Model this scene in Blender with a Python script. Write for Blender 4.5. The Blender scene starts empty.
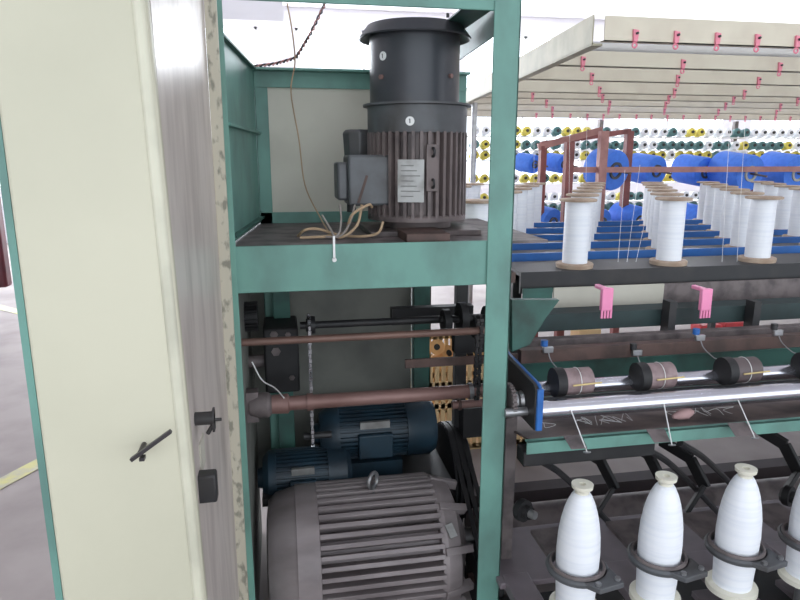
import bpy, math, random
from mathutils import Vector, Matrix
random.seed(7)
C = bpy.context.scene.collection
PI = math.pi

# ---------------------------------------------------------------- camera
FPX = 640.0
CAM = Vector((0, 0, 1.55))
PITCH = math.atan(142 / FPX)
YAW = math.radians(10.5)
F = Vector((math.sin(YAW) * math.cos(PITCH), math.cos(YAW) * math.cos(PITCH), -math.sin(PITCH)))
R_ = Vector((math.cos(YAW), -math.sin(YAW), 0))
U_ = R_.cross(F)
def ray(px, py): return F * FPX + R_ * (px - 400) + U_ * (300 - py)
def P(px, py, Y):
    d = ray(px, py); return CAM + d * (Y / d.y)
def PX(px, py, X):
    d = ray(px, py); return CAM + d * (X / d.x)
def PZ(px, py, z):
    d = ray(px, py); return CAM + d * ((z - CAM.z) / d.z)
def proj(p):
    v = Vector(p) - CAM; d = v.dot(F)
    return (400 + FPX * v.dot(R_) / d, 300 - FPX * v.dot(U_) / d)
cam = bpy.data.cameras.new('camera'); camo = bpy.data.objects.new('camera', cam); C.objects.link(camo)
cam.sensor_width = 36; cam.lens = 36 * FPX / 800; cam.clip_start = .02; cam.clip_end = 200
camo.location = CAM
camo.rotation_euler = (PI / 2 - PITCH, 0, -YAW)
bpy.context.scene.camera = camo

# ---------------------------------------------------------------- materials
def lin(c):
    return tuple((v / 255 / 12.92 if v / 255 <= .04045 else ((v / 255 + .055) / 1.055) ** 2.4) for v in c)
MATS = {}
def mat(name, col, rough=.6, metal=0.0, col2=None, scale=8, amt=.5, stretch=(1, 1, 1), bump=0, detail=6, lo=.42, hi=.66, coat=0):
    if name in MATS: return MATS[name]
    m = bpy.data.materials.new(name); m.use_nodes = True; nt = m.node_tree; b = nt.nodes['Principled BSDF']
    b.inputs['Roughness'].default_value = rough; b.inputs['Metallic'].default_value = metal
    b.inputs['Coat Weight'].default_value = coat
    c1 = (*lin(col), 1)
    if col2 is None: col2 = tuple(v * .8 for v in col)
    tc = nt.nodes.new('ShaderNodeTexCoord'); mp = nt.nodes.new('ShaderNodeMapping'); mp.inputs['Scale'].default_value = stretch
    nz = nt.nodes.new('ShaderNodeTexNoise'); nz.inputs['Scale'].default_value = scale; nz.inputs['Detail'].default_value = detail
    rp = nt.nodes.new('ShaderNodeValToRGB'); rp.color_ramp.elements[0].position = lo; rp.color_ramp.elements[1].position = hi
    mx = nt.nodes.new('ShaderNodeMix'); mx.data_type = 'RGBA'
    mu = nt.nodes.new('ShaderNodeMath'); mu.operation = 'MULTIPLY'; mu.inputs[1].default_value = amt
    nt.links.new(tc.outputs['Object'], mp.inputs[0]); nt.links.new(mp.outputs[0], nz.inputs['Vector'])
    nt.links.new(nz.outputs['Fac'], rp.inputs[0]); nt.links.new(rp.outputs[0], mu.inputs[0]); nt.links.new(mu.outputs[0], mx.inputs['Factor'])
    mx.inputs['A'].default_value = c1; mx.inputs['B'].default_value = (*lin(col2), 1)
    nt.links.new(mx.outputs['Result'], b.inputs['Base Color'])
    if bump:
        bp = nt.nodes.new('ShaderNodeBump'); bp.inputs['Strength'].default_value = bump; bp.inputs['Distance'].default_value = .004
        nt.links.new(nz.outputs['Fac'], bp.inputs['Height']); nt.links.new(bp.outputs[0], b.inputs['Normal'])
    MATS[name] = m; return m
def emat(name, col, s):
    m = bpy.data.materials.new(name); m.use_nodes = True; b = m.node_tree.nodes['Principled BSDF']
    b.inputs['Emission Color'].default_value = (*lin(col), 1); b.inputs['Emission Strength'].default_value = s
    b.inputs['Base Color'].default_value = (.9, .9, .9, 1); return m
green = mat('green_paint', (104, 150, 138), .5, 0, (80, 104, 98), 7, .55, (1, 1, .6), .05)
greend = mat('dark_green_paint', (60, 106, 96), .55, 0, (44, 52, 48), 6, .7, bump=.05)
cream = mat('cream_paint', (202, 198, 176), .5, 0, (184, 181, 160), 1.6, .6)
cream2 = mat('cream_panel', (202, 198, 184), .6, 0, (172, 168, 154), 3, .6)
galv = mat('galvanised_sheet', (214, 204, 196), .38, .12, (172, 160, 152), 16, .65, (1, 1, .22), .03)
seam = mat('chipped_cream_edge', (190, 184, 166), .6, 0, (96, 96, 86), 55, .7, (1, 1, .5), lo=.52, hi=.64)
black = mat('black_paint', (42, 42, 44), .5, 0, (62, 58, 56), 7, .6)
blk2 = mat('black_rubber', (26, 26, 28), .6, 0, (44, 42, 42), 12, .6)
cowlm = mat('grey_black_cowl', (58, 60, 66), .38, .1, (78, 76, 76), 5, .7)
dgrey = mat('dark_grey_paint', (92, 94, 97), .5, .1, (66, 62, 60), 8, .7)
motorg = mat('dusty_motor_grey', (150, 141, 141), .45, .15, (104, 95, 96), 7, .7, (.4, 1, 1), .1)
motor2 = mat('dusty_brown_motor', (116, 104, 102), .5, .1, (70, 64, 64), 12, .8, bump=.1)
bluem = mat('dark_blue_motor_paint', (34, 58, 72), .45, .05, (26, 34, 42), 8, .7)
rust = mat('rusty_shaft', (142, 112, 106), .5, .3, (104, 72, 64), 9, .8, (.4, 1, 1))
rust2 = mat('dark_rusty_bar', (92, 72, 66), .6, .2, (62, 50, 46), 14, .8)
dusty = mat('dusty_iron', (120, 110, 109), .6, .2, (76, 70, 70), 16, .8)
chrome = mat('polished_roller', (206, 206, 214), .2, .95, (180, 180, 190), 20, .3, (.1, 1, 1))
steel = mat('steel', (168, 168, 170), .35, .8, (120, 118, 116), 16, .5)
yarn = mat('white_yarn', (240, 242, 246), .55, 0, (226, 230, 238), 90, .6, (.05, .05, 1), .05)
pirn = mat('ivory_plastic', (228, 224, 208), .35, 0, (212, 206, 188), 8, .3)
fiber = mat('cardboard_flange', (186, 166, 146), .7, 0, (150, 124, 104), 14, .7)
pink = mat('pink_plastic', (232, 138, 156), .45, 0, (214, 110, 132), 9, .4)
pink2 = mat('bright_pink_plastic', (246, 150, 190), .4, 0, (236, 130, 176), 9, .4)
bluep = mat('blue_paint', (44, 104, 178), .4, 0, (36, 82, 140), 8, .5)
blueyarn = mat('blue_yarn', (76, 136, 240), .55, 0, (58, 112, 220), 30, .5)
maroon = mat('maroon_paint', (140, 82, 78), .6, 0, (104, 62, 60), 8, .7)
pinkwood = mat('faded_red_rail', (176, 128, 122), .6, 0, (140, 98, 94), 9, .7)
sleeve = mat('mauve_sleeve', (150, 130, 130), .5, .1, (112, 94, 94), 30, .7)
brass = mat('brass', (206, 184, 132), .35, .7)
slat = mat('creel_slat_beige', (216, 208, 188), .6, 0, (198, 186, 168), 5, .6)
white = mat('white_plaster', (226, 224, 228), .8, 0, (214, 212, 216), 1.2, .5)
whitep = mat('white_plastic', (234, 234, 232), .4, 0, (216, 216, 214), 8, .3)
wire = mat('tan_cable', (178, 152, 122), .6)
wireg = mat('grey_cable', (150, 142, 136), .6)
tan = mat('tan_crate_plastic', (240, 206, 156), .5, 0, (224, 184, 130), 6, .5)
orange = mat('tan_cardboard_cone', (226, 172, 112), .6)
yellowy = mat('yellow_yarn', (226, 210, 96), .7)
traym = mat('dusty_brown_tray', (124, 108, 104), .7, .1, (58, 50, 50), 6, .8)
redp = mat('dark_red_paint', (96, 30, 40), .5, 0, (50, 24, 30), 6, .6)
redcloth = mat('bright_red_plastic', (206, 60, 66), .5)
lamp_e = emat('tube_light', (240, 246, 255), 9)
plate_e = mat('aluminium_nameplate', (160, 160, 158), .4, .5, (120, 118, 114), 20, .8)
greyback = mat('grey_back_cover', (122, 123, 116), .7, 0, (84, 86, 82), 4, .7)

# floor material with a painted yellow line made separately
floorm = mat('concrete_floor', (162, 152, 149), .8, 0, (134, 124, 122), 2.2, .7, bump=.02)
yline = mat('worn_yellow_line', (196, 190, 120), .6, 0, (164, 158, 150), 10, .9)

# ---------------------------------------------------------------- mesh builder
def basis(ax):
    ax = Vector(ax).normalized(); t = Vector((0, 0, 1)) if abs(ax.z) < .9 else Vector((1, 0, 0))
    u = ax.cross(t).normalized(); v = ax.cross(u).normalized(); return ax, u, v
class MB:
    def __init__(s): s.v = []; s.f = []; s.mi = []; s.cur = 0
    def add(s, vs, fs):
        o = len(s.v); s.v += [tuple(v) for v in vs]; s.f += [tuple(i + o for i in f) for f in fs]; s.mi += [s.cur] * len(fs); return s
    def box(s, a, b):
        x0, y0, z0 = [min(a[i], b[i]) for i in range(3)]; x1, y1, z1 = [max(a[i], b[i]) for i in range(3)]
        return s.add([(x0, y0, z0), (x1, y0, z0), (x1, y1, z0), (x0, y1, z0), (x0, y0, z1), (x1, y0, z1), (x1, y1, z1), (x0, y1, z1)],
                     [(0, 3, 2, 1), (4, 5, 6, 7), (0, 1, 5, 4), (1, 2, 6, 5), (2, 3, 7, 6), (3, 0, 4, 7)])
    def hexa(s, q, off):                       # quad q extruded by off
        off = Vector(off); q = [Vector(p) for p in q]; n = len(q)
        vs = q + [p + off for p in q]
        return s.add(vs, [tuple(range(n))[::-1], tuple(range(n, 2 * n))] + [(i, (i + 1) % n, n + (i + 1) % n, n + i) for i in range(n)])
    def bar(s, p, q, w, h, up=(0, 0, 1)):      # rectangular bar from p to q
        p = Vector(p); q = Vector(q); d = (q - p).normalized(); up = Vector(up)
        a = d.cross(up).normalized() * w / 2; b = a.cross(d).normalized() * h / 2
        return s.add([p - a - b, p + a - b, p + a + b, p - a + b, q - a - b, q + a - b, q + a + b, q - a + b],
                     [(0, 1, 2, 3)[::-1], (4, 5, 6, 7), (0, 1, 5, 4), (1, 2, 6, 5), (2, 3, 7, 6), (3, 0, 4, 7)])
    def lathe(s, prof, o, ax, n=32, cap=True):
        ax, u, v = basis(ax); o = Vector(o); vs = []; fs = []
        for t, r in prof:
            for k in range(n):
                a = 2 * PI * k / n; vs.append(o + ax * t + (u * math.cos(a) + v * math.sin(a)) * r)
        m = len(prof)
        for i in range(m - 1):
            for k in range(n): fs.append((i * n + k, i * n + (k + 1) % n, (i + 1) * n + (k + 1) % n, (i + 1) * n + k))
        if cap: fs += [tuple(range(n)), tuple(range((m - 1) * n, m * n))[::-1]]
        return s.add(vs, fs)
    def cyl(s, p, q, r, n=20, r2=None):
        p = Vector(p); q = Vector(q); return s.lathe([(0, r), ((q - p).length, r if r2 is None else r2)], p, q - p, n)
    def ring(s, o, ax, R, r, n=40, m=10, a0=0, a1=2 * PI):
        ax, u, v = basis(ax); o = Vector(o); vs = []; fs = []; full = abs(a1 - a0 - 2 * PI) < 1e-6
        N = n if full else n + 1
        for i in range(N):
            a = a0 + (a1 - a0) * i / n; d = u * math.cos(a) + v * math.sin(a)
            for j in range(m):
                b = 2 * PI * j / m; vs.append(o + d * (R + r * math.cos(b)) + ax * r * math.sin(b))
        for i in range(n):
            for j in range(m):
                i2 = (i + 1) % N; fs.append((i * m + j, i2 * m + j, i2 * m + (j + 1) % m, i * m + (j + 1) % m))
        return s.add(vs, fs)
    def tube(s, pts, r, n=8, sm=6):
        pts = [Vector(p) for p in pts]
        if sm > 1 and len(pts) > 2:
            q = []; L = [pts[0] * 2 - pts[1]] + pts + [pts[-1] * 2 - pts[-2]]
            for i in range(1, len(L) - 2):
                for k in range(sm):
                    t = k / sm; a, b, c, d = L[i - 1:i + 3]
                    q.append(.5 * ((2 * b) + (c - a) * t + (2 * a - 5 * b + 4 * c - d) * t * t + (3 * b - a - 3 * c + d) * t ** 3))
            q.append(pts[-1]); pts = q
        vs = []; fs = []; _, u, _v = basis(pts[1] - pts[0])
        for i, p in enumerate(pts):
            d = (pts[min(i + 1, len(pts) - 1)] - pts[max(i - 1, 0)]).normalized()
            u = (u - d * u.dot(d)).normalized(); w = d.cross(u)
            for k in range(n):
                a = 2 * PI * k / n; vs.append(p + (u * math.cos(a) + w * math.sin(a)) * r)
        for i in range(len(pts) - 1):
            for k in range(n): fs.append((i * n + k, i * n + (k + 1) % n, (i + 1) * n + (k + 1) % n, (i + 1) * n + k))
        fs += [tuple(range(n))[::-1], tuple(range((len(pts) - 1) * n, len(pts) * n))]
        return s.add(vs, fs)
    def fins(s, o, ax, L, ri, ro, n, duty=.4):   # ribbed barrel of a motor, ribs along the axis
        ax, u, v = basis(ax); o = Vector(o); prof = []
        for k in range(n):
            for (a, r) in ((0, ri), (.02, ro), (duty - .04, ro), (duty, ri)):
                th = 2 * PI * (k + a) / n; prof.append(u * math.cos(th) * r + v * math.sin(th) * r)
        N = len(prof); vs = [o + p for p in prof] + [o + ax * L + p for p in prof]
        return s.add(vs, [tuple(range(N)), tuple(range(N, 2 * N))[::-1]] + [(i, (i + 1) % N, N + (i + 1) % N, N + i) for i in range(N)])
    def build(s, name, m, parent=None, bevel=0, ang=35, origin=None):
        me = bpy.data.meshes.new(name)
        o0 = Vector(origin) if origin is not None else Vector((0, 0, 0))
        me.from_pydata([tuple(Vector(v) - o0) for v in s.v], [], s.f); me.update()
        for mm in (m if isinstance(m, (list, tuple)) else [m]): me.materials.append(mm)
        me.polygons.foreach_set('material_index', s.mi)
        import bmesh
        bm = bmesh.new(); bm.from_mesh(me); bmesh.ops.recalc_face_normals(bm, faces=bm.faces); bm.to_mesh(me); bm.free()
        me.shade_smooth(); me.set_sharp_from_angle(angle=math.radians(ang))
        o = bpy.data.objects.new(name, me); C.objects.link(o); o.location = o0
        if parent: o.parent = parent; o.location = o0 - parent.location if parent.type == 'EMPTY' and parent.parent is None else o0
        if bevel:
            b = o.modifiers.new('bevel', 'BEVEL'); b.width = bevel; b.segments = 2; b.limit_method = 'ANGLE'
        return o
def thing(name, label, cat, loc, group=None):
    o = bpy.data.objects.new(name, None); C.objects.link(o); o.location = loc; o.empty_display_size = .05
    o['label'] = label; o['category'] = cat
    if group: o['group'] = group
    return o
def tag(o, label, cat, group=None, kind=None):
    o['label'] = label; o['category'] = cat
    if group: o['group'] = group
    if kind: o['kind'] = kind
    return o
def part(m, name, mt, t, bevel=0, ang=35):      # world-coordinate mesh as a part of thing t
    o = m.build(name, mt, None, bevel, ang); o.parent = t
    o.location = -t.location if t.type == 'EMPTY' else (0, 0, 0)
    return o
def sub(m, name, mt, p, bevel=0):
    o = m.build(name, mt, None, bevel); o.parent = p; return o
def struct(o): o['kind'] = 'structure'; return o
def dup(o, delta, parent=None):
    c = o.copy(); C.objects.link(c)
    if parent is None: c.location = o.location + Vector(delta)
    else: c.parent = parent
    for ch in list(o.children): dup(ch, delta, c)
    return c
ORD = ['first', 'second', 'third', 'fourth', 'fifth', 'sixth', 'seventh', 'eighth', 'ninth', 'tenth', 'eleventh', 'twelfth', 'thirteenth', 'fourteenth', 'fifteenth', 'sixteenth']

# ---------------------------------------------------------------- the hall
XL, XR, YB, YF, ZC = -7, 15, -4, 13, 4.3
struct(MB().box((XL, YB, -.1), (XR, YF, 0)).build('floor', floorm))
struct(MB().box((XL, YB, ZC), (XR, YF + .2, ZC + .15)).build('ceiling', white))
# far wall with windows
w = MB(); zs0, zs1 = 1.0, 3.95
wins = []
x = XL + .8
while x + 2.6 < XR: wins.append((x, x + 2.6)); x += 3.3
px_ = XL
for a, b in wins:
    w.box((px_, YF, 0), (a, YF + .2, ZC)); w.box((a, YF, 0), (b, YF + .2, zs0)); w.box((a, YF, zs1), (b, YF + .2, ZC)); px_ = b
w.box((px_, YF, 0), (XR, YF + .2, ZC))
struct(w.build('wall_far', white))
glass = bpy.data.materials.new('window_glass'); glass.use_nodes = True
nt = glass.node_tree; nt.nodes.clear(); out = nt.nodes.new('ShaderNodeOutputMaterial'); mx = nt.nodes.new('ShaderNodeMixShader'); mx.inputs[0].default_value = .06
tr = nt.nodes.new('ShaderNodeBsdfTransparent'); gl = nt.nodes.new('ShaderNodeBsdfGlossy'); gl.inputs['Roughness'].default_value = .03
nt.links.new(tr.outputs[0], mx.inputs[1]); nt.links.new(gl.outputs[0], mx.inputs[2]); nt.links.new(mx.outputs[0], out.inputs[0])
for i, (a, b) in enumerate(wins):
    t = MB(); m2 = (a + b) / 2
    for q in ((a, a + .05), (m2 - .03, m2 + .03), (b - .05, b)): t.box((q[0], YF + .05, zs0), (q[1], YF + .12, zs1))
    t.box((a, YF + .05, zs0), (b, YF + .12, zs0 + .05)); t.box((a, YF + .05, zs1 - .05), (b, YF + .12, zs1))
    f = struct(t.build('window_%d' % (i + 1), whitep))
    sub(MB().box((a, YF + .08, zs0), (b, YF + .09, zs1)), 'pane', glass, f)
struct(MB().box((XL - .2, YB, 0), (XL, YF + .2, ZC)).build('wall_left', white))
struct(MB().box((XR, YB, 0), (XR + .2, YF + .2, ZC)).build('wall_right', white))
# partition behind the machine head (bright plaster with a ceiling beam)
# painted line on the floor at left
a, b = PZ(-30, 500, .002), PZ(60, 452, .002)
d = (b - a).normalized(); n_ = Vector((-d.y, d.x, 0)) * .05
o = MB().hexa([a - n_ - d * .1, b - n_ + d * .5, b + n_ + d * .5, a + n_ - d * .1], (0, 0, .002)).build('trim_1', yline); struct(o)
a, b = PZ(-30, 300, .002), PZ(60, 322, .002)
d = (b - a).normalized(); n_ = Vector((-d.y, d.x, 0)) * .06
o = MB().hexa([a - n_ - d * 1, b - n_ + d * 1.5, b + n_ + d * 1.5, a + n_ - d * 1], (0, 0, .002)).build('trim_2', yline); struct(o)

# ---------------------------------------------------------------- control cabinet at left
YD = 1.0
t = thing('control_cabinet', 'tall cream control cabinet with green edged door in the left foreground', 'cabinet', (-.3, 1.3, 0))
dl_t, dl_b = P(-22, -40, YD), P(70, 660, YD)
dr_t, dr_b = P(143, -40, YD), P(212, 660, YD)
def ext(a, b, z):            # extend line a-b to height z
    k = (z - a.z) / (b.z - a.z); return a + (b - a) * k
zt, zb = 2.05, 0.0
L0, L1, R0, R1 = ext(dl_t, dl_b, zt), ext(dl_t, dl_b, zb), ext(dr_t, dr_b, zt), ext(dr_t, dr_b, zb)
door = part(MB().hexa([L1, R1, R0, L0], (0, .025, 0)), 'door', cream, t, .006)
dx = Vector((.011, 0, 0))
m = MB().hexa([L1 - dx + Vector((0, .004, 0)), L1 + Vector((0, .004, 0)), L0 + Vector((0, .004, 0)), L0 - dx + Vector((0, .004, 0))], (0, .02, 0))
sub(m, 'green_edge_strip', green, door); door.children[-1]['label'] = 'green edge of the cream door'
# raised rounded lip along the free edge
m = MB(); m.bar(R1 + Vector((-.012, .008, 0)), R0 + Vector((-.012, .008, 0)), .019, .024, (0, 1, 0))
sub(m, 'door_lip', mat('pale_green_cream', (206, 203, 182), .45), door, .006)
door.children[-1]['label'] = 'pale folded lip of the door'
# lever
hl = MB(); a, b = P(131, 460, YD - .035), P(171, 431, YD - .035)
hl.bar(a, b, .006, .009, (0, 1, 0)); c0 = P(140, 453, YD - .032); hl.cyl(c0, c0 + Vector((0, .034, 0)), .004)
hl.box(P(139, 462, YD - .034), P(146, 454, YD - .02))
lev = sub(hl, 'door_handle', mat('dark_steel', (70, 66, 68), .35, .6), door, .001); lev['label'] = 'small dark lever handle'
# galvanised side sheet
nb, nt_ = P(207, 660, 1.03), P(147, -40, 1.03)
fb, ft = P(243, 660, 1.64), P(201, -40, 1.64)
NB, NT, FB, FT = ext(nt_, nb, zb), ext(nt_, nb, zt), ext(ft, fb, zb), ext(ft, fb, zt)
sp = part(MB().hexa([NB, FB, FT, NT], (-.012, 0, 0)), 'side_panel', galv, t); sp['label'] = 'bare grey galvanised side sheet'
# cabinet shell behind the door
m = MB(); m.hexa([NB + Vector((-.02, .01, 0)), FB + Vector((-.02, 0, 0)), FB + Vector((-.2, 0, 0)), L1 + Vector((.03, .04, 0))], (0, 0, .02))
m.hexa([NT + Vector((-.02, .01, 0)), FT + Vector((-.02, 0, 0)), FT + Vector((-.2, 0, 0)), L0 + Vector((.09, .04, 0))], (0, 0, -.02))
m.hexa([FB + Vector((-.02, 0, 0)), FB + Vector((-.2, 0, 0)), FT + Vector((-.2, 0, 0)), FT + Vector((-.02, 0, 0))], (0, -.01, 0))
m.hexa([L1 + Vector((.03, .04, 0)), FB + Vector((-.2, 0, 0)), FT + Vector((-.2, 0, 0)), L0 + Vector((.07, .04, 0))], (.01, 0, 0))
part(m, 'shell', cream, t)
m = MB(); a, b = P(247, 660, 1.66), P(208, -40, 1.66); A, B = ext(b, a, zb), ext(b, a, zt)
m.bar(A, B, .028, .016, (0, 1, 0)); o = part(m, 'edge_seam', seam, t, .002); o['label'] = 'chipped cream seam beside the green post'
# latches on the sheet
def onsheet(px, py):       # point on the side sheet
    n = (FB - NB).cross(NT - NB); d = ray(px, py); return CAM + d * ((NB - CAM).dot(n) / d.dot(n))
a = onsheet(195, 419)
m = MB(); m.cyl(a + Vector((-.002, 0, 0)), a + Vector((.034, 0, 0)), .012); m.box(a + Vector((.03, -.01, -.024)), a + Vector((.034, .012, .016)))
m.cyl(a + Vector((.02, 0, -.004)), a + Vector((.046, 0, -.004)), .003); m.cyl(a + Vector((.02, 0, -.03)), a + Vector((.03, 0, -.014)), .004)
o = part(m, 'latch', black, t, .001)
a = onsheet(199.5, 487)
o = part(MB().box(a + Vector((-.004, -.014, -.027)), a + Vector((.031, .016, .027))), 'hinge_block', black, t, .004)
a = onsheet(202, 452)
o = part(MB().box(a + Vector((-.001, -.035, -.028)), a + Vector((.003, .02, .03))), 'catch_plate', cream2, t); o['label'] = 'small beige catch plate'

# ---------------------------------------------------------------- green head frame
Y0, Y1 = 1.7, 2.35
t = thing('machine_head_frame', 'green painted steel frame of the machine head around the motors', 'machine frame', (.1, 2.0, 0))
HEAD = t
zt = P(500, -60, Y0).z
xr0, xr1 = P(486, 300, Y0).x, P(510.5, 300, Y0).x
xl0, xl1 = P(230, 300, Y0).x, P(238.5, 300, Y0).x
def pst(x0, x1, y0, y1, z0, z1, mt=green, nm='post'): return part(MB().box((x0, y0, z0), (x1, y1, z1)), nm, mt, t, .003)
m = MB().box((xr0, Y0, 0), (xr1, Y0 + .006, zt)); m.box((xr1 - .006, Y0, 0), (xr1, Y0 + .06, zt)); part(m, 'post', green, t, .002)
m = MB().box((xl0, Y0, 0), (xl1, Y0 + .006, zt)); m.box((xl0, Y0, 0), (xl0 + .006, Y0 + .06, zt)); part(m, 'post', green, t, .002)
zr = P(400, 6, Y0).z
m = MB().box((xl0, Y0 + .004, zr), (xr1, Y0 + .012, zr + .06)); m.box((xl0, Y0 + .004, zr + .054), (xr1, Y0 + .06, zr + .06)); part(m, 'top_rail', green, t, .002)
zs = P(380, 243.5, Y0).z; zsb = P(380, 289, Y0).z
part(MB().box((xl1 - .02, Y0 + .007, zsb), (xr0 + .02, Y0 + .015, zs)), 'shelf_front_plate', green, t, .002)
bx0 = P(257, 150, Y1).x; bx1 = P(270, 150, Y1).x; brx = P(452, 150, Y1).x
part(MB().box((xl0, Y0 + .02, zs - .012), (brx + .12, Y1 + .05, zs - .004)), 'shelf_plate', dusty, t)
zbt = P(300, 71, Y1).z; zbb = P(300, 88, Y1).z
m = MB().box((bx0, Y1, 0), (bx1, Y1 + .006, zbt)); m.box((bx0, Y1, 0), (bx0 + .005, Y1 + .05, zbt)); part(m, 'post', green, t, .002)
m = MB().box((brx, Y1, zs - .012), (brx + .05, Y1 + .006, zbt)); part(m, 'post', green, t, .002)
m = MB().box((bx0, Y1 - .003, zbb), (brx + .05, Y1 + .003, zbt)); m.box((bx0 - .01, Y1 - .05, zbt - .004), (brx + .05, Y1 + .003, zbt + .004)); part(m, 'back_rail', green, t, .001)
zp0 = P(300, 212, Y1).z
part(MB().box((bx0, Y1 + .0, zs - .006), (brx + .05, Y1 + .008, zp0)), 'back_rail', green, t, .001)
part(MB().box((bx1 - .01, Y1 + .009, zp0 - .01), (brx + .04, Y1 + .016, zbb + .01)), 'back_panel', cream2, t)['label'] = 'beige sheet closing the back of the frame'
# left side panel (green sheets with ribs)
a0, a1 = P(224, 34, Y0 + .03), P(256, 73, Y1)
m = MB(); xa = xl0 + .005
sidea, sideb = Vector((xa, Y0 + .03, 0)), Vector((bx0, Y1, 0))
def sd(k, z): v = sidea.lerp(sideb, k); return Vector((v.x, v.y, z))
ztA, ztB = a0.z, zbt
m.hexa([sd(0, zs), sd(1, zs), sd(1, ztB), sd(0, ztA)], (-.006, 0, 0)); part(m, 'side_panel', green, t)
m = MB(); m.bar(sd(0, ztA), sd(1, ztB), .03, .006); part(m, 'side_rail', greend, t)
for py in (128, 140):
    pass
zr1 = P(245, 130, 2.1).z
m = MB().bar(sd(.02, zr1) + Vector((.008, 0, 0)), sd(1, zr1) + Vector((.008, 0, 0)), .02, .008); part(m, 'side_rib', green, t, .001)
m = MB().bar(sd(.02, zs + .02) + Vector((.008, 0, 0)), sd(1, zs + .02) + Vector((.008, 0, 0)), .02, .006); part(m, 'side_rib', greend, t, .001)
# right top side rail running back, underside shade put into its darker green
zz = P(497, 16, Y0).z
q_ = [P(499, 32, Y0 + .015), P(499, 6, Y0 + .015), P(456, 24, Y1), P(456, 62, Y1)]; m = MB().hexa(q_, (.006, 0, 0)); zf = P(480, 5, Y0).z; m.box((P(468, 8, Y0).x, Y0 + .015, zf), (xr0 + .01, Y1, zf + .006));  part(m, 'side_rail', greend, t, .001)
# lower back cover, rear post
zc1 = P(300, 296, 2.5).z
part(MB().box((P(236, 400, 2.5).x - .02, 2.5, .25), (P(411, 350, 2.5).x, 2.51, zs - .02)), 'back_cover', greyback, t)['label'] = 'grubby grey sheet closing the lower back'
part(MB().box((P(412.5, 350, 2.49).x, 2.46, 0), (P(428, 350, 2.49).x, 2.52, zs - .02)), 'post', greend, t, .002)
part(MB().box((P(454, 370, 2.3).x, 2.28, 0), (P(465, 370, 2.3).x, 2.32, zs - .02)), 'inner_post', black, t, .002)
# lower left side sheet
part(MB().box((xl0 + .002, Y0 + .06, .0), (xl0 + .01, 2.5, zs - .02)), 'lower_side_sheet', greyback, t)
part(MB().box((xl0 + .1, 2.3, 0), (xl0 + .16, 2.34, zs - .1)), 'inner_post', greend, t, .002)
part(MB().box((xl0, Y0 + .02, zsb + .0), (xr1 + .02, Y1, zsb + .03)), 'under_shelf_plate', mat('brown_underplate', (84, 66, 60), .7), t)
# white cable tie
m = MB(); a = P(334, 240, Y0); m.box((a.x - .003, Y0 + .001, P(334, 259, Y0).z), (a.x + .003, Y0 + .008, a.z + .01)); m.cyl((a.x, Y0 + .001, P(334, 260, Y0).z), (a.x, Y0 + .008, P(334, 260, Y0).z), .006)
tag(m.build('cable_tie', whitep), 'white cable tie hanging over the green shelf plate', 'cable tie')

# ---------------------------------------------------------------- upper vertical motor
YM = 2.02
base = P(416.5, 236, YM); base.z = zs - .004
ax = base.x
t = thing('vertical_motor', 'dark vertical electric motor with round black fan housing on green shelf', 'motor', (ax, YM, zs - .004))
def ZM(py): return P(419, py, YM).z
rpx = lambda w, py: w / 2 * (P(420, py, YM) - P(419, py, YM)).length
Z = lambda z: (ax, YM, z)
m = MB(); m.box((ax - .17, YM - .15, zs - .004), (ax + .17, YM + .15, zs + .012)); m.lathe([(0, rpx(66, 235)), (.03, rpx(66, 235)), (.05, rpx(84, 225))], Z(zs + .012), (0, 0, 1)); part(m, 'base', motor2, t, .002)
m = MB(); rb = rpx(96, 180)
z0 = max(ZM(228), zs + .045); m.fins(Z(z0), (0, 0, 1), ZM(133) - z0, rb * .87, rb, 40, .45)
body = part(m, 'finned_body', motor2, t)
m = MB().lathe([(0, rb * .97), (.0, rb * 1.0), (.012, rb * 1.0), (.018, rb * .97)], Z(z0 - .008), (0, 0, 1), 40); part(m, 'lower_flange', motor2, t)
rc = rpx(97, 120)
m = MB().lathe([(0, rc * .99), (.006, rc), (ZM(106) - ZM(134), rc)], Z(ZM(134)), (0, 0, 1), 48); part(m, 'collar', dgrey, t)
m = MB().lathe([(0, rc), (.002, rc * 1.09), (.008, rc * 1.09), (.008, rc * .9)], Z(ZM(108)), (0, 0, 1), 48); part(m, 'collar_rim', dgrey, t)
rf = rpx(88, 60); h = ZM(33) - ZM(106)
m = MB().lathe([(0, rf), (h, rf), (h + .004, rf * 1.03), (h - .022, rf * 1.225), (h - .018, rf * 1.24), (h + .016, rf * 1.05), (h + .016, rf * .95), (h - .03, rf * .93)], Vector(Z(ZM(106))) + Vector((-.009, 0, 0)), (0, 0, 1), 56); part(m, 'fan_housing', cowlm, t)
def oncyl(px, py, r, off=0):        # point on the motor's vertical cylinder facing us
    d = ray(px, py); A = d.x ** 2 + d.y ** 2; ox, oy = CAM.x - ax - off, CAM.y - YM
    Bq = 2 * (ox * d.x + oy * d.y); Cq = ox * ox + oy * oy - r * r; s = (-Bq - math.sqrt(max(Bq * Bq - 4 * A * Cq, 0))) / 2 / A
    return CAM + d * s
def nrm(p): return Vector((p.x - ax, p.y - YM, 0)).normalized()
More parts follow.
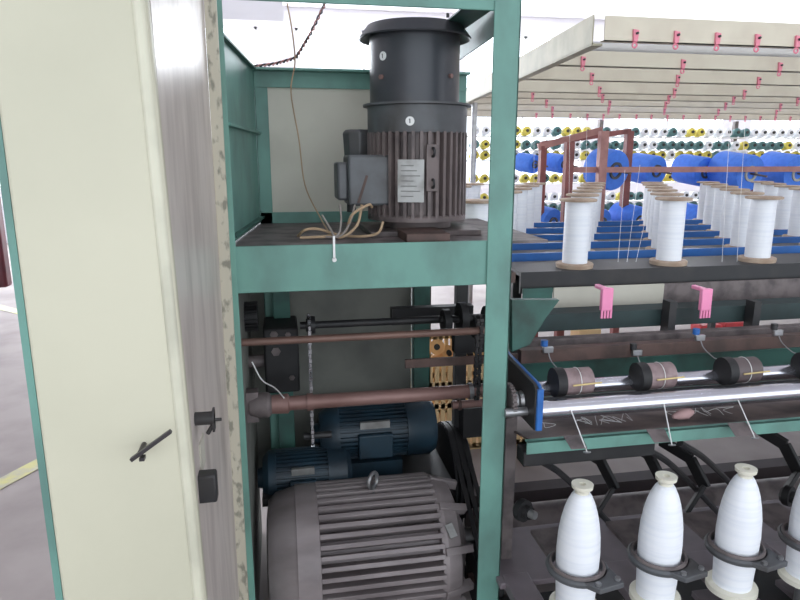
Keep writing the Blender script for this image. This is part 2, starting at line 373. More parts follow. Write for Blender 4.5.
for px, py, r in ((383, 56, rf), (410, 121, rc)):
    p = oncyl(px, py, r, -.009 if py < 100 else 0); o = part(MB().cyl(p - nrm(p) * .004, p + nrm(p) * .002, .0125 if py < 100 else .013, 24), 'round_sticker', whitep, t); o['label'] = 'round white sticker'
    q = p + nrm(p) * .002; tang = Vector((-nrm(p).y, nrm(p).x, 0))
    sub(MB().bar(q - Vector((0, 0, .006)), q + Vector((0, 0, .006)), .003, .001, nrm(p)).bar(q + Vector((0, 0, .004)) - tang * .003, q + Vector((0, 0, .006)), .002, .001, nrm(p)), 'sticker_mark', dgrey, o)
for px, py in ((382, 77), (450, 76)):
    p = oncyl(px, py, rf, -.009); part(MB().cyl(p - nrm(p) * .004, p + nrm(p) * .008, .007, 6), 'bolt', rust, t)['label'] = 'rusty bolt head'
p = Vector(Z(ZM(20))) + Vector((.08, -.05, 0)); part(MB().cyl(p, p + Vector((0, 0, .012)), .005, 6), 'bolt', black, t)
# nameplate
p = oncyl(411, 181, rb * 1.01); n = nrm(p); tg = Vector((-n.y, n.x, 0))
wN, hN = 24 * rpx(2, 180), 38 * rpx(2, 180)
q = [p + tg * sx * wN / 2 + Vector((0, 0, sz * hN / 2)) for sx, sz in ((-1, -1), (1, -1), (1, 1), (-1, 1))]
o = part(MB().hexa(q, n * .004), 'nameplate', plate_e, t); o['label'] = 'silver nameplate'
m = MB()
for k in range(7):
    zc = p.z + hN * (.36 - k * .12); m.bar(p + n * .0045 - tg * wN * .38 + Vector((0, 0, zc - p.z)), p + n * .0045 + tg * wN * (.1 + .25 * ((k * 7) % 3) / 2) + Vector((0, 0, zc - p.z)), .003, .001, n)
sub(m, 'nameplate_text', mat('worn_grey_print', (120, 120, 118), .5), o)
# raised pad with lifting lug
p = oncyl(432, 168, rb * .98); n = nrm(p); tg = Vector((-n.y, n.x, 0))
q = [p + tg * sx * .019 + Vector((0, 0, sz * .068)) for sx, sz in ((-1, -1), (1, -1), (1, 1), (-1, 1))]
o = part(MB().hexa(q, n * .006), 'cable_pad', motor2, t, .002)
for dz in (.045, -.045): sub(MB().ring(p + n * .01 + Vector((0, 0, dz)), tg, .012, .004, 20, 8), 'lug', black, o)
# terminal boxes (left)
zc = ZM(181); xb = P(355, 181, YM - .02).x
m = MB(); m.box((P(345, 181, YM).x, YM - .10, ZM(203)), (ax - rb * .6, YM + .05, ZM(155)))
m.box((P(335, 181, YM).x, YM - .08, ZM(198)), (P(346, 181, YM).x, YM + .04, ZM(162)))
o = part(m, 'terminal_box', dgrey, t, .008)
m = MB().cyl((P(350, 181, YM).x, YM - .03, ZM(210)), (P(350, 181, YM).x, YM - .03, ZM(200)), .014); sub(m, 'cable_gland', black, o)
m = MB(); m.lathe([(0, .03), (.01, .045), (.09, .05), (.1, .04)], (P(361, 150, YM).x, YM + .07, ZM(162)), (0, 0, 1), 8); part(m, 'rear_terminal_box', dgrey, t, .004)
m = MB().bar((xb - .0, YM - .1, ZM(200)), (xb + .045, YM - .095, ZM(157)), .008, .006, (0, 1, 0)); part(m, 'strap', rust2, t)
# mounting bracket in front of shelf
zq = P(419, 232, 1.8)
part(MB().box((P(402, 238, 1.8).x, 1.73, zs - .004), (P(444, 238, 1.8).x, 1.9, zs + .02)), 'mounting_foot', rust2, t, .002)

# cables on the shelf
cab = [([(372, 207), (368, 205), (352, 215), (345, 232), (330, 239), (300, 241)], wire),
       ([(383, 222), (378, 233), (362, 237), (340, 237), (318, 229), (305, 230), (298, 240)], wire),
       ([(355, 205), (350, 222), (340, 236), (322, 240)], wireg),
       ([(340, 205), (341, 222), (336, 236), (312, 243)], wireg),
       ([(322, 215), (330, 228), (336, 237), (352, 241)], wireg),
       ([(362, 205), (357, 225), (343, 238), (328, 243)], wire)]
for i, (pts, mt) in enumerate(cab):
    q = [P(a, b, 1.86 - .02 * (k % 3)) for k, (a, b) in enumerate(pts)]
    q = [Vector((v.x, v.y, max(v.z, zs + .006))) for v in q]
    lab = ['tan cable arching out of the terminal box to the shelf edge', 'tan cable looping low around the foot of the upper motor', 'grey cable running down from the motor gland', 'thin grey cable at the left end of the wiring tangle', 'grey cable crossing the wiring tangle toward the motor', 'tan cable hanging behind the wiring tangle'][i]
    tag(MB().tube(q, .004 if mt is wire else .003).build('cable', mt), lab, 'cable', None)
# twisted wire over the back rail and thin wire
q = [P(326, 2, 2.2), P(310, 35, 2.2), P(296, 58, 2.25), P(275, 64, 2.3), P(250, 67, 2.32)]
m = MB()
for ph in (0, PI):
    L = []; N = 70
    for i in range(N):
        k = i / (N - 1) * (len(q) - 1); j = min(int(k), len(q) - 2); p = q[j].lerp(q[j + 1], k - j); L.append(p + Vector((math.cos(i * 1.1 + ph), 0, math.sin(i * 1.1 + ph))) * .0035)
    m.cur = 0 if ph == 0 else 1; m.tube(L, .003, 6, 1)
tag(m.build('twisted_wire', [black, pinkwood]), 'black and red twisted wire lying on the back rail', 'wire')
tag(MB().tube([P(287, 3, 2.2), P(292, 30, 2.2), P(295, 62, 2.25), P(291, 92, 2.25), P(299, 140, 2.22), P(305, 185, 2.18), P(320, 217, 2.1), P(331, 236, 1.95)], .0024).build('wire', wire), 'thin brown wire hanging down to the upper shelf', 'wire')

# ---------------------------------------------------------------- big lower motor
YB_ = 2.0
cen = P(370, 548, YB_); cx0 = P(266, 548, YB_).x; cx1 = P(458, 548, YB_).x; zc = cen.z; rr = .235
t = thing('large_motor', 'large dusty grey ribbed electric motor at the bottom of the green frame', 'motor', ((cx0 + cx1) / 2, YB_, 0))
o_ = lambda px: (P(px, 548, YB_).x, YB_, zc)
X_ = lambda a, b: P(b, 548, YB_).x - P(a, 548, YB_).x
m = MB().lathe([(0, rr * .62), (.006, rr * .82), (.03, rr * .93), (X_(268, 297), rr * 1.0)], o_(268), (1, 0, 0), 48); part(m, 'fan_cowl', motorg, t)
m = MB().lathe([(0, rr * 1.0), (0, rr * 1.02), (X_(297, 318), rr * 1.02), (X_(297, 318), rr * .9)], o_(297), (1, 0, 0), 48); part(m, 'end_bell', motorg, t)
m = MB().fins(o_(318), (1, 0, 0), X_(318, 430), rr * .84, rr * 1.03, 46, .52); part(m, 'finned_body', motorg, t, .0015)
m = MB().lathe([(0, rr * .98), (.02, rr * 1.0), (X_(428, 446), rr * .93), (X_(428, 452), rr * .7), (X_(428, 456), rr * .4), (X_(428, 460), rr * .35)], o_(428), (1, 0, 0), 40)
for k in range(10):
    a = 2 * PI * k / 10 + .2; m.bar(Vector(o_(430)) + Vector((0, math.cos(a), math.sin(a))) * rr * .97, Vector(o_(456)) + Vector((0, math.cos(a), math.sin(a))) * rr * .86, .025, .03, (0, math.cos(a), math.sin(a)))
part(m, 'end_shield', motorg, t, .002)
m = MB().cyl(o_(456), o_(480), .035); part(m, 'shaft', steel, t)
m = MB()
for px in (333, 415):
    x = P(px, 548, YB_).x; m.box((x - .05, YB_ - .24, .03), (x + .05, YB_ + .24, .06)); m.box((x - .03, YB_ - .2, .06), (x + .03, YB_ + .2, zc - rr * .7))
part(m, 'feet', motorg, t, .003)
x = P(372, 480, YB_).x; m = MB().ring((x, YB_ - .02, zc + rr * 1.03 + .028), (.75, -.66, 0), .026, .007); m.cyl((x, YB_ - .02, zc + rr * .9), (x, YB_ - .02, zc + rr * 1.05), .012); part(m, 'lifting_eye', steel, t)
q = Vector((P(436, 500, YB_).x, YB_ - .235 * .72, zc + rr * .72)); m = MB().bar(q, q + Vector((.012, -.03, -.03)), .025, .008, (0, -.7, .7)); part(m, 'nameplate', plate_e, t)
# base beams the motor stands on
m = MB()
for px in (333, 415):
    x = P(px, 548, YB_).x; m.box((x - .05, 1.72, 0), (x + .05, 2.4, .03))
tag(m.build('motor_rails', dusty), 'pair of flat steel rails on the floor under the large motor', 'rails')

# pulleys and V-belts
xp = P(452, 470, 2.3).x
pc1, pc2 = Vector((xp, 2.3, P(452, 470, 2.3).z)), Vector((xp, 1.86, .14))
r1, r2 = .19, .1
def pulley(nm, lab, c, r, hub):
    t = thing(nm, lab, 'pulley', c)
    pr = [(0, r * .9)]
    for k in range(3): pr += [(.004 + k * .024, r), (.010 + k * .024, r), (.014 + k * .024, r - .012), (.018 + k * .024, r - .012), (.024 + k * .024, r)]
    pr += [(.082, r * .9)]
    part(MB().lathe(pr, c - Vector((.04, 0, 0)), (1, 0, 0), 48), 'wheel', blk2, t)
    part(MB().lathe([(0, hub), (.03, hub), (.03, hub * .5), (.09, hub * .5)], c - Vector((.13, 0, 0)), (1, 0, 0), 24), 'hub', rust2, t)
    return t
pulley('belt_pulley', 'large black V-belt pulley behind the right green post', pc1, r1, .03)
m = MB(); o = Vector(o_(472)); m.lathe([(0, .09), (.02, .1), (.07, .1), (.075, .085)], o, (1, 0, 0), 32)
t = thing('motor_pulley', 'small steel pulley on the shaft of the large motor', 'pulley', o); part(m, 'wheel', dusty, t)
for k in range(3):
    m = MB(); xo = xp - .025 + k * .024
    d = (pc2 - pc1); L = d.length; dn = d.normalized(); n = Vector((0, -dn.z, dn.y));
    pts = []
    for i in range(17): a = PI * i / 16; pts.append(pc1 + n * math.cos(a) * r1 - dn * math.sin(a) * r1)
    for i in range(13): a = PI * i / 12; pts.append(pc2 - n * math.cos(a) * r2 + dn * math.sin(a) * r2)
    N = len(pts); vs = []
    for i, p in enumerate(pts):
        c = pc1 if i < 17 else pc2; rd = (p - c).normalized()
        for (dx_, dr) in ((-.008, .006), (.008, .006), (.006, -.006), (-.006, -.006)): vs.append(Vector((xo + dx_, p.y, p.z)) + rd * dr)
    fs = [(4 * i + j, 4 * i + (j + 1) % 4, 4 * ((i + 1) % N) + (j + 1) % 4, 4 * ((i + 1) % N) + j) for i in range(N) for j in range(4)]
    m.add(vs, fs); tag(m.build('drive_belt', blk2), ['leftmost', 'middle', 'rightmost'][k] + ' of three black V-belts slanting down behind the green post', 'belt', None)
t = thing('belt_pulley', 'small black V-belt pulley near the floor behind the green post', 'pulley', pc2)
part(MB().lathe([(0, r2 - .012), (.08, r2 - .012)], pc2 - Vector((.04, 0, 0)), (1, 0, 0), 32), 'wheel', blk2, t); part(MB().cyl(pc2 - Vector((.06, 0, 0)), pc2 + Vector((.12, 0, 0)), .02), 'hub', rust2, t)

# blue motors
def bluemotor(lab, pxa, pxb, py, Y, r, mt):
    a, b = P(pxa, py, Y), P(pxb, py, Y); z = a.z; xa, xb = a.x, b.x; L = xb - xa
    t = thing('blue_motor', lab, 'motor', ((xa + xb) / 2, Y, z - r))
    part(MB().lathe([(0, r * .35), (.02, r * .4), (.02, r * .75), (L * .12, r * .98), (L * .2, r)], (xa, Y, z), (1, 0, 0), 32), 'end_bell', mt, t)
    part(MB().fins((xa + L * .2, Y, z), (1, 0, 0), L * .55, r * .88, r * 1.0, 36, .45), 'finned_body', mt, t)
    part(MB().lathe([(0, r * 1.0), (0, r * 1.04), (L * .2, r * 1.04), (L * .25, r * .9)], (xa + L * .75, Y, z), (1, 0, 0), 36), 'fan_cowl', mt, t)
    tb = part(MB().box((xa + L * .34, Y - r * 1.18, z - r * .6), (xa + L * .62, Y - r * .8, z + r * .3)), 'terminal_box', mt, t, .006)
    part(MB().box((xa + L * .36, Y - r * .95, z + r * .45), (xa + L * .6, Y - r * .82, z + r * .7)), 'nameplate', plate_e, t)
    part(MB().box((xa + L * .25, Y - r, z - r * 1.35), (xa + L * .7, Y + r, z - r * .8)), 'foot', mt, t)
    return t, (xa + xb) / 2, z
_, mx_, mz_ = bluemotor('dark blue electric motor under the rusty shaft', 314, 432, 434, 2.3, .105, bluem)
_, mx2, mz2 = bluemotor('dark blue motor low at left behind the large grey motor', 258, 350, 478, 2.22, .1, bluem)
m = MB().box((P(262, 470, 2.2).x, 2.1, mz_ - .105 * 1.35 - .03), (P(440, 470, 2.3).x, 2.42, mz_ - .105 * 1.35))
m.box((P(436, 470, 2.3).x, 2.36, 0), (P(440, 470, 2.3).x, 2.42, mz_ - .16))
m.box((P(300, 470, 2.3).x, 2.4, 0), (P(306, 470, 2.3).x, 2.46, mz_ - .16))
tag(m.build('motor_bracket', black), 'dark steel bracket table carrying the dark blue motor', 'bracket')
m = MB().box((mx2 - .1, 2.12, 0), (mx2 + .1, 2.32, mz2 - .135)); tag(m.build('motor_pedestal', black), 'black pedestal under the low blue motor', 'pedestal')

# ---------------------------------------------------------------- shafts, rods
def shaft(nm, lab, a, b, Y, r, mt, extra=None):
    p, q = P(*a, Y), P(*b, Y); q.z = p.z = (p.z + q.z) / 2
    t = thing(nm, lab, 'shaft', (p + q) / 2); part(MB().cyl(p, q, r, 24), 'rod', mt, t); return t, p, q
t, p, q = shaft('rusty_drive_shaft', 'thick rusty brown drive shaft with collars crossing the green frame', (262, 402), (515, 391), 1.95, .023, rust)
part(MB().lathe([(0, .03), (.05, .032), (.055, .026)], p + Vector((.03, 0, 0)), (1, 0, 0), 24), 'collar', rust, t)
part(MB().lathe([(0, .028), (.02, .028)], p + Vector((.14, 0, 0)), (1, 0, 0), 24), 'collar', rust, t)
xk = P(468, 393, 1.95).x; part(MB().lathe([(0, .028), (.014, .028)], Vector((xk, p.y, p.z)), (1, 0, 0), 24), 'collar', steel, t)
m = MB().lathe([(-.03, .03), (0, .04), (.03, .04), (.04, .03)], p + Vector((-.01, 0, -.0)), (1, 0, 0), 24); m.box(p + Vector((-.05, -.02, -.05)), p + Vector((-.01, .03, .05)))
part(m, 'bearing_housing', dusty, t, .003)
sh_end = q
t, p2, q2 = shaft('brown_rod', 'slim brown rod above the drive shaft at mid height', (240, 342), (486, 331), 1.9, .0115, mat('brown_rod_paint', (124, 96, 86), .5, .2))
t, p3, q3 = shaft('black_rod', 'black greasy rod with a sprocket high under the shelf', (300, 327), (500, 315), 2.1, .0125, black)
part(MB().lathe([(0, .022), (.015, .022), (.015, .03), (.03, .03)], p3 + Vector((.02, 0, 0)), (1, 0, 0), 20), 'collar', black, t)
spc = Vector((P(309, 325, 2.1).x, 2.1, p3.z)); 
def gear(m, c, r, n, th, ax=(1, 0, 0)): m.fins(Vector(c) - Vector(ax) * th / 2, ax, th, r * .86, r, n, .5)
m = MB(); gear(m, spc, .035, 14, .012); part(m, 'sprocket', black, t)
# flat rusty bar
a, b = P(405, 364, 1.98), P(541, 350, 1.98)
m = MB().box((a.x, 1.975, a.z - .014), (b.x, 1.985, a.z + .015)); tag(m.build('flat_bar', rust2), 'flat rusty bar ending in mid air left of the green post', 'bar')
# stub shaft below
a = P(452, 405, 2.0); t = thing('stub_shaft', 'short rusty stub shaft under the drive shaft beside post', 'shaft', a); part(MB().cyl(a, a + Vector((.14, 0, 0)), .014), 'rod', rust, t); part(MB().cyl(a + Vector((.02, 0, 0)), a + Vector((.03, 0, 0)), .02), 'collar', rust2, t)
# silver drive chain, vertical loop in a YZ plane
c1 = spc; c2 = Vector((spc.x, 2.12, P(309, 436, 2.12).z))
def chain(name, lab, c1, c2, r, mt, pitch=.016, w=.01, th=.009):
    d = (c2 - c1); L = d.length; dn = d.normalized(); n = Vector((0, -dn.z, dn.y)); m = MB(); pts = []
    k = int(L / pitch)
    for i in range(k): pts.append((c1 + n * r + dn * L * i / k, dn))
    for i in range(6): a = PI * i / 6; pts.append((c2 + n * r * math.cos(a) + dn * r * math.sin(a), -n * math.sin(a) + dn * math.cos(a)))
    for i in range(k): pts.append((c2 - n * r - dn * L * i / k, -dn))
    for i in range(6): a = PI * i / 6; pts.append((c1 - n * r * math.cos(a) - dn * r * math.sin(a), n * math.sin(a) - dn * math.cos(a)))
    for i, (p, tn) in enumerate(pts):
        m.bar(p - tn * pitch * .45, p + tn * pitch * .45, w if i % 2 else w * .7, th, (1, 0, 0)) if False else m.bar(p - tn * pitch * .45, p + tn * pitch * .45, th, w if i % 2 else w * .7, (1, 0, 0))
    return tag(m.build(name, mt), lab, 'chain')
chain('drive_chain', 'shiny silver drive chain hanging vertically between two sprockets', c1, c2, .034, mat('shiny_chain', (190, 192, 196), .25, .9))
t = thing('sprocket', 'small black sprocket at the lower end of the silver chain', 'sprocket', c2); m = MB(); gear(m, c2, .035, 14, .012); part(m, 'toothed_wheel', black, t); part(MB().cyl(c2 - Vector((.03, 0, 0)), (P(330, 436, 2.2).x, 2.12, c2.z), .012), 'axle', black, t)
a, b = P(480, 322, 1.9), P(480, 395, 1.9)
chain('drive_chain', 'black drive chain hanging straight down just left of the green post', Vector((a.x, 1.9, a.z)), Vector((a.x, 1.92, b.z)), .02, black, .012, .012)
# gearbox at upper left
a, b = P(263, 326, 2.2), P(300, 388, 2.2)
t = thing('gearbox', 'black greasy gearbox block left of the silver chain', 'gearbox', ((a.x + b.x) / 2, 2.2, b.z))
part(MB().box((a.x, 2.16, b.z), (b.x, 2.34, a.z)), 'casing', blk2, t, .008)
for px, py, r in ((274, 335, .014), (288, 335, .01), (276, 352, .016), (292, 378, .01)):
    p = P(px, py, 2.155); part(MB().cyl(p, p + Vector((0, .03, 0)), r, 6), 'bolt', dusty, t)
m = MB(); gear(m, (P(250, 318, 2.1).x, 2.12, P(250, 318, 2.1).z), .05, 20, .05); part(m, 'gear', blk2, t)
part(MB().cyl((P(243, 362, 2.2).x, 2.2, P(243, 362, 2.2).z), (a.x, 2.2, P(243, 362, 2.2).z), .022), 'stub', dusty, t)
m = MB().tube([P(252, 362, 2.0), P(262, 380, 2.0), P(275, 388, 1.97), P(284, 398, 1.92)], .0022); tag(m.build('grease_line', whitep), 'thin white grease tube running to the drive shaft collar', 'tube')
# clutter above right (cams)
t = thing('cam_assembly', 'dark greasy cam assembly under the shelf beside right post', 'cam mechanism', P(465, 320, 2.05))
for px, py, r in ((446, 322, .045), (462, 318, .055), (476, 326, .04), (488, 320, .05)):
    p = P(px, py, 2.05); part(MB().cyl(p - Vector((.012, 0, 0)), p + Vector((.012, 0, 0)), r, 16), 'cam', blk2, t)
p = P(440, 320, 2.05); part(MB().cyl(p, p + Vector((.26, 0, 0)), .012), 'cam_shaft', blk2, t)
part(MB().box(P(455, 336, 2.1), P(495, 348, 2.14)), 'bracket', blk2, t)
part(MB().box(P(392, 309, 2.2), P(470, 319, 2.24)), 'bracket', blk2, t)

# ---------------------------------------------------------------- crate and cones behind
def crate(nm, lab, x0, y0, x1, y1, h):
    t = thing(nm, lab, 'crate', ((x0 + x1) / 2, (y0 + y1) / 2, 0)); th = .012
    part(MB().box((x0, y0, 0.002), (x1, y1, .02)), 'bottom', tan, t)
    for face in range(4):
        m = MB(); L = (x1 - x0) if face < 2 else (y1 - y0); n = int(L / .035)
        def bx(a0, a1, z0, z1):
            if face == 0: m.box((x0 + a0, y0, z0), (x0 + a1, y0 + th, z1))
            elif face == 1: m.box((x0 + a0, y1 - th, z0), (x0 + a1, y1, z1))
            elif face == 2: m.box((x0, y0 + a0, z0), (x0 + th, y0 + a1, z1))
            else: m.box((x1 - th, y0 + a0, z0), (x1, y0 + a1, z1))
        nb = max(2, round(h / .14))
        for i in range(nb + 1): z = .01 + (h - .03) * i / nb; bx(0, L, z, z + .028)
        for i in range(n + 1): a = (L - .016) * i / n; bx(a, a + .023, 0.01, h)
        part(m, 'side', tan, t)
    return t
cx = P(428, 400, 3.1).x
crate('plastic_crate', 'tan perforated plastic crate standing behind the machine head', cx, 3.1, cx + .62, 3.6, P(440, 362, 3.1).z)
zc_ = P(440, 362, 3.1).z
for i, (px, py, Y, r, axv) in enumerate(((437, 347, 3.2, .042, (-.3, -1, .3)), (449, 353, 3.2, .045, (.5, -1, .6)), (470, 354, 3.35, .05, (.2, -1, .8)))):
    p = P(px, py, Y); v = Vector(axv).normalized()
    t = thing('yarn_cone', ['tan cardboard yarn cone lying on the crate, dark hole facing us', 'tan yarn cone on the crate, right beside the one with dark hole', 'pale tan yarn cone on the crate nearest the green post'][i], 'yarn cone', p)
    part(MB().lathe([(0, r), (-.14, r * .55)], p, v, 24), 'cone', orange if i < 2 else tan, t)
    part(MB().lathe([(0, r * .4), (.002, r * .4)], p, v, 16), 'core_hole', blk2, t)
# pale wall/panel far behind seen through the gap comes from the far wall

# ================================================================ RIGHT MACHINE
XE = 3.4   # machine carries on to the right beyond the frame
YR = 1.72
# end frame: grey post + side casting
t = thing('spinning_machine_frame', 'long dusty steel frame of the twisting machine right of the green post', 'machine frame', (.6, 2.0, 0))
MF = t
xa = P(504, 480, 1.78).x; xb = P(515, 480, 1.78).x
part(MB().box((xa, 1.78, 0), (xb, 1.84, P(510, 395, 1.78).z)), 'post', dusty, t, .002)
# beam dark brown (thread guide rail)
a = P(521, 358, 1.95); m = MB().box((a.x, 1.95, P(521, 364, 1.95).z), (XE, 1.99, P(521, 351, 1.95).z)); part(m, 'guide_rail', rust2, t, .002)
# second rail further above
a = P(521, 345, 2.1); m = MB().box((a.x, 2.1, P(521, 348, 2.1).z), (XE, 2.14, P(521, 341, 2.1).z)); part(m, 'rear_rail', dusty, t, .002)
# dark beam under the creel
m = MB().box((P(518, 320, 2.2).x, 2.2, P(560, 331, 2.2).z), (XE, 2.3, P(560, 314, 2.2).z)); part(m, 'upper_beam', mat('dark_teal_beam', (44, 62, 62), .6, 0, (34, 38, 38), 6, .7), t, .002)
for px in (662, 745, 840):
    x = P(px, 325, 2.18).x; part(MB().box((x, 2.14, P(px, 352, 2.18).z), (x + .03, 2.19, P(px, 300, 2.18).z)), 'bracket', black, t)
# green bracket near post
m = MB().hexa([P(512, 300, 1.9), P(560, 300, 1.9), P(546, 318, 1.9), P(530, 345, 1.9), P(512, 352, 1.9)], (0, .03, 0)); part(m, 'corner_bracket', greend, t, .002)
# back green beam behind rollers
m = MB().box((P(521, 370, 2.05).x, 2.05, P(560, 396, 2.05).z), (XE, 2.09, P(560, 362, 2.05).z)); part(m, 'roller_beam', greend, t, .002)
# tray between roller beam and green rail
zg_t, zg_b = P(650, 432, 1.62).z, P(650, 444, 1.62).z
m = MB(); y0t, y1t = 1.64, 2.06; za, zb_ = zg_t - .005, P(560, 398, 2.05).z - .05
m.hexa([(P(530, 440, 1.65).x, y0t, za), (XE, y0t, za), (XE, y1t, zb_), (P(530, 440, 1.65).x, y1t, zb_)], (0, 0, -.006)); part(m, 'drip_tray', traym, t)
xg = P(527, 447, 1.62).x
m = MB().box((xg, 1.62, zg_b), (XE, 1.626, zg_t)).box((xg, 1.62, zg_t - .004), (XE, 1.64, zg_t)); part(m, 'front_rail', green, t, .001)
m = MB().box((xg, 1.64, zg_b - .05), (P(650, 460, 1.66).x, 1.7, zg_b - .002)); part(m, 'black_bar', blk2, t, .003)
# hinged lappet plates on the rail
for k, (p0, p1) in enumerate(((563, 585), (646, 668), (727, 755), (815, 840))):
    yy = 447 - (p0 - 563) * .08
    a, b, c, d = P(p0, yy - 11, 1.615), P(p0 + 18, yy - 12, 1.615), P(p1 + 2, yy + 1, 1.56), P(p0 + 8, yy + 2, 1.56)
    l = part(MB().hexa([a, b, c, d], (0, -.003, 0)), 'lappet_plate', dusty, t); l['label'] = 'dusty hinged plate on the green rail'
# lower structures
part(MB().box((xg - .02, 2.2, .5), (XE, 2.26, .62)), 'rear_beam', blk2, t)
part(MB().box((xg - .02, 2.42, .03), (XE, 2.5, P(600, 484, 2.42).z)), 'floor_shade_beam', mat('under_machine_shade', (70, 62, 64), .7), t)  # added beam, its dark colour stands in for shade on the floor
part(MB().cyl((xg, 2.15, P(600, 515, 2.15).z), (XE, 2.15, P(600, 515, 2.15).z), .075, 32), 'drive_drum', dusty, t)
part(MB().box((xg - .05, 1.66, P(600, 572, 1.66).z - .02), (XE, 1.95, P(600, 572, 1.66).z)), 'ring_rail', mat('lilac_grey_plate', (126, 116, 121), .5, .1), t, .003)
zrail = P(600, 572, 1.66).z
for px in (618, 700, 783):
    a = P(px, 580, 1.6); part(MB().box((a.x - .01, 1.33, zrail - .1), (a.x + .1, 1.62, zrail - .08)), 'cover_plate', mat('lilac_grey_plate', (118, 108, 114), .5, .1), t, .002)
part(MB().box((xg - .05, 1.4, .10), (XE, 1.75, .14)), 'spindle_rail', black, t)
for px in (515, 622, 705, 790):
    a = P(px, 548, 1.6); m = MB().box((a.x, 1.3, zrail - .03), (a.x + .085, 1.7, zrail + .004)); part(m, 'lift_arm', mat('lilac_grey_plate', (126, 116, 121), .5, .1), t, .003)
# curved black arms under the rail
for px, py in ((600, 452), (648, 446), (690, 450), (784, 436)):
    q = [P(px - 30, py - 10, 1.95), P(px, py + 8, 1.85), P(px + 14, py + 35, 1.8), P(px - 2, py + 60, 1.8)]
    m = MB()
    for u0, u1 in zip(q, q[1:]): m.bar(u0, u1 + (u1 - u0) * .08, .014, .05, (0, -.6, .8))
    part(m, 'curved_arm', blk2, t, .003)
for px, py in ((556, 470), (665, 460), (700, 455)):
    part(MB().tube([P(px - 20, py - 12, 1.72), P(px + 10, py + 8, 1.8), P(px + 60, py + 60, 1.9)], .011, 8, 4), 'stay_rod', black, t)
for px, py in ((518, 508), (782, 494)):
    p = P(px, py, 1.7); m = MB().lathe([(0, .025), (.01, .034), (.03, .034), (.03, .02), (.05, .02)], p, (.5, -1, .1), 20); part(m, 'tensioner', blk2, t)
    sub(MB().lathe([(0, .014), (.02, .012)], p + Vector((.025, -.045, .005)), (.5, -1, .1), 16), 'tensioner_nut', steel, t.children[-1]) if False else part(MB().lathe([(0, .014), (.02, .012)], p + Vector((.022, -.045, .005)), (.5, -1, .1), 16), 'tensioner_nut', steel, t)

# blue plate with sprocket
a = P(538, 408, 1.64); xq = a.x
t = thing('roller_end_plate', 'bright blue end plate carrying the steel rollers beside the post', 'end plate', (xq, 1.75, P(538, 430, 1.64).z))
zt1, zb1 = P(540, 390, 1.64).z, P(540, 430, 1.64).z; zt2 = P(512, 360, 1.92).z
m = MB().hexa([(xq - .01, 1.64, zb1), (xq - .01, 1.64, zt1), (xq - .01, 1.66, zt1 + .012), (xq - .01, 1.95, zt1 + .03), (xq - .01, 1.95, zb1 + .06), (xq - .01, 1.8, zb1)], (.012, 0, 0)); part(m, 'plate', black, t, .002)['label'] = 'black inner face of the plate'
m = MB().box((xq - .006, 1.632, zb1 - .001), (xq + .014, 1.642, zt1 + .004)); m.hexa([(xq + .003, 1.642, zb1), (xq + .003, 1.642, zt1), (xq + .003, 1.66, zt1 + .012), (xq + .003, 1.95, zt1 + .03), (xq + .003, 1.95, zb1 + .06), (xq + .003, 1.8, zb1)], (.011, 0, 0)); part(m, 'blue_cover', bluep, t, .004)
c = Vector((xq - .05, 1.74, P(520, 400, 1.74).z)); m = MB(); gear(m, c, .055, 26, .012); part(m, 'sprocket', dusty, t); part(MB().lathe([(0, .03), (.01, .034), (.02, .026), (.03, .03), (.04, .022)], c + Vector((.008, 0, 0)), (1, 0, 0), 20), 'washer_stack', steel, t)
# rollers
zro = P(542, 410, 1.7).z
t = thing('front_roller', 'long polished steel roller, the nearer and thicker of the two', 'roller', (xq + .6, 1.7, zro)); part(MB().cyl((xq + .01, 1.7, zro), (XE, 1.7, zro), .029, 32), 'barrel', chrome, t)
part(MB().cyl((xq - .08, 1.7, zro), (xq + .01, 1.7, zro), .014, 16), 'journal', steel, t)
zr2 = P(610, 384, 1.82).z
t = thing('back_roller', 'long polished steel roller behind the nearer one', 'roller', (xq + .6, 1.82, zr2)); part(MB().cyl((xq + .01, 1.82, zr2), (XE, 1.82, zr2), .024, 32), 'barrel', chrome, t)
# pressure rollers
for i, (px, py) in enumerate(((573, 378), (655, 374), (740, 369), (818, 364))):
    c = P(px, py, 1.78); c.y = 1.78; c.z = zr2 + .034
    w_ = .054; lb = ORD[i] + ' from the blue plate' if i < 3 else 'cut by the right edge of the photo'
    t = thing('pressure_roller', 'black ended pressure roller with mauve sleeve, ' + lb, 'pressure roller', c, 'pressure rollers on the steel rollers')
    part(MB().cyl(c - Vector((w_ + .012, 0, 0)), c - Vector((w_ - .018, 0, 0)), .046, 28), 'end_disc', blk2, t)
    part(MB().cyl(c - Vector((w_ - .018, 0, 0)), c + Vector((w_, 0, 0)), .042, 28), 'sleeve', sleeve if i != 2 else mat('dark_sleeve', (96, 84, 84), .5), t)
    part(MB().cyl(c + Vector((-.02, -.045, .002)), c + Vector((w_ + .02, -.045, .006)), .003, 10), 'brass_pin', brass, t)
    part(MB().ring(c + Vector((.01, 0, 0)), (1, 0, 0), .043, .0012, 36, 6), 'thread_wrap', whitep, t)
# little shiny thread guides on the guide rail
for i, (px, py) in enumerate(((548, 350), (637, 353), (700, 338), (778, 333))):
    c = P(px, py, 1.94)
    t = thing('thread_guide', 'small shiny thread guide on the brown rail, %s from the post' % ORD[i], 'thread guide', c, 'thread guides on the brown rail')
    part(MB().box(c + Vector((-.018, -.006, -.01)), c + Vector((.018, .008, .012))), 'clamp', steel, t, .003)
    part(MB().tube([c, c + Vector((.003, -.02, -.03)), c + Vector((.02, -.05, -.055)), c + Vector((.03, -.06, -.06))], .002), 'wire_arm', steel, t)
    part(MB().lathe([(0, .012), (.02, .012)], c + Vector((-.01, .01, .012)), (0, 0, 1), 12), 'peg', black if i % 2 else bluep, t)
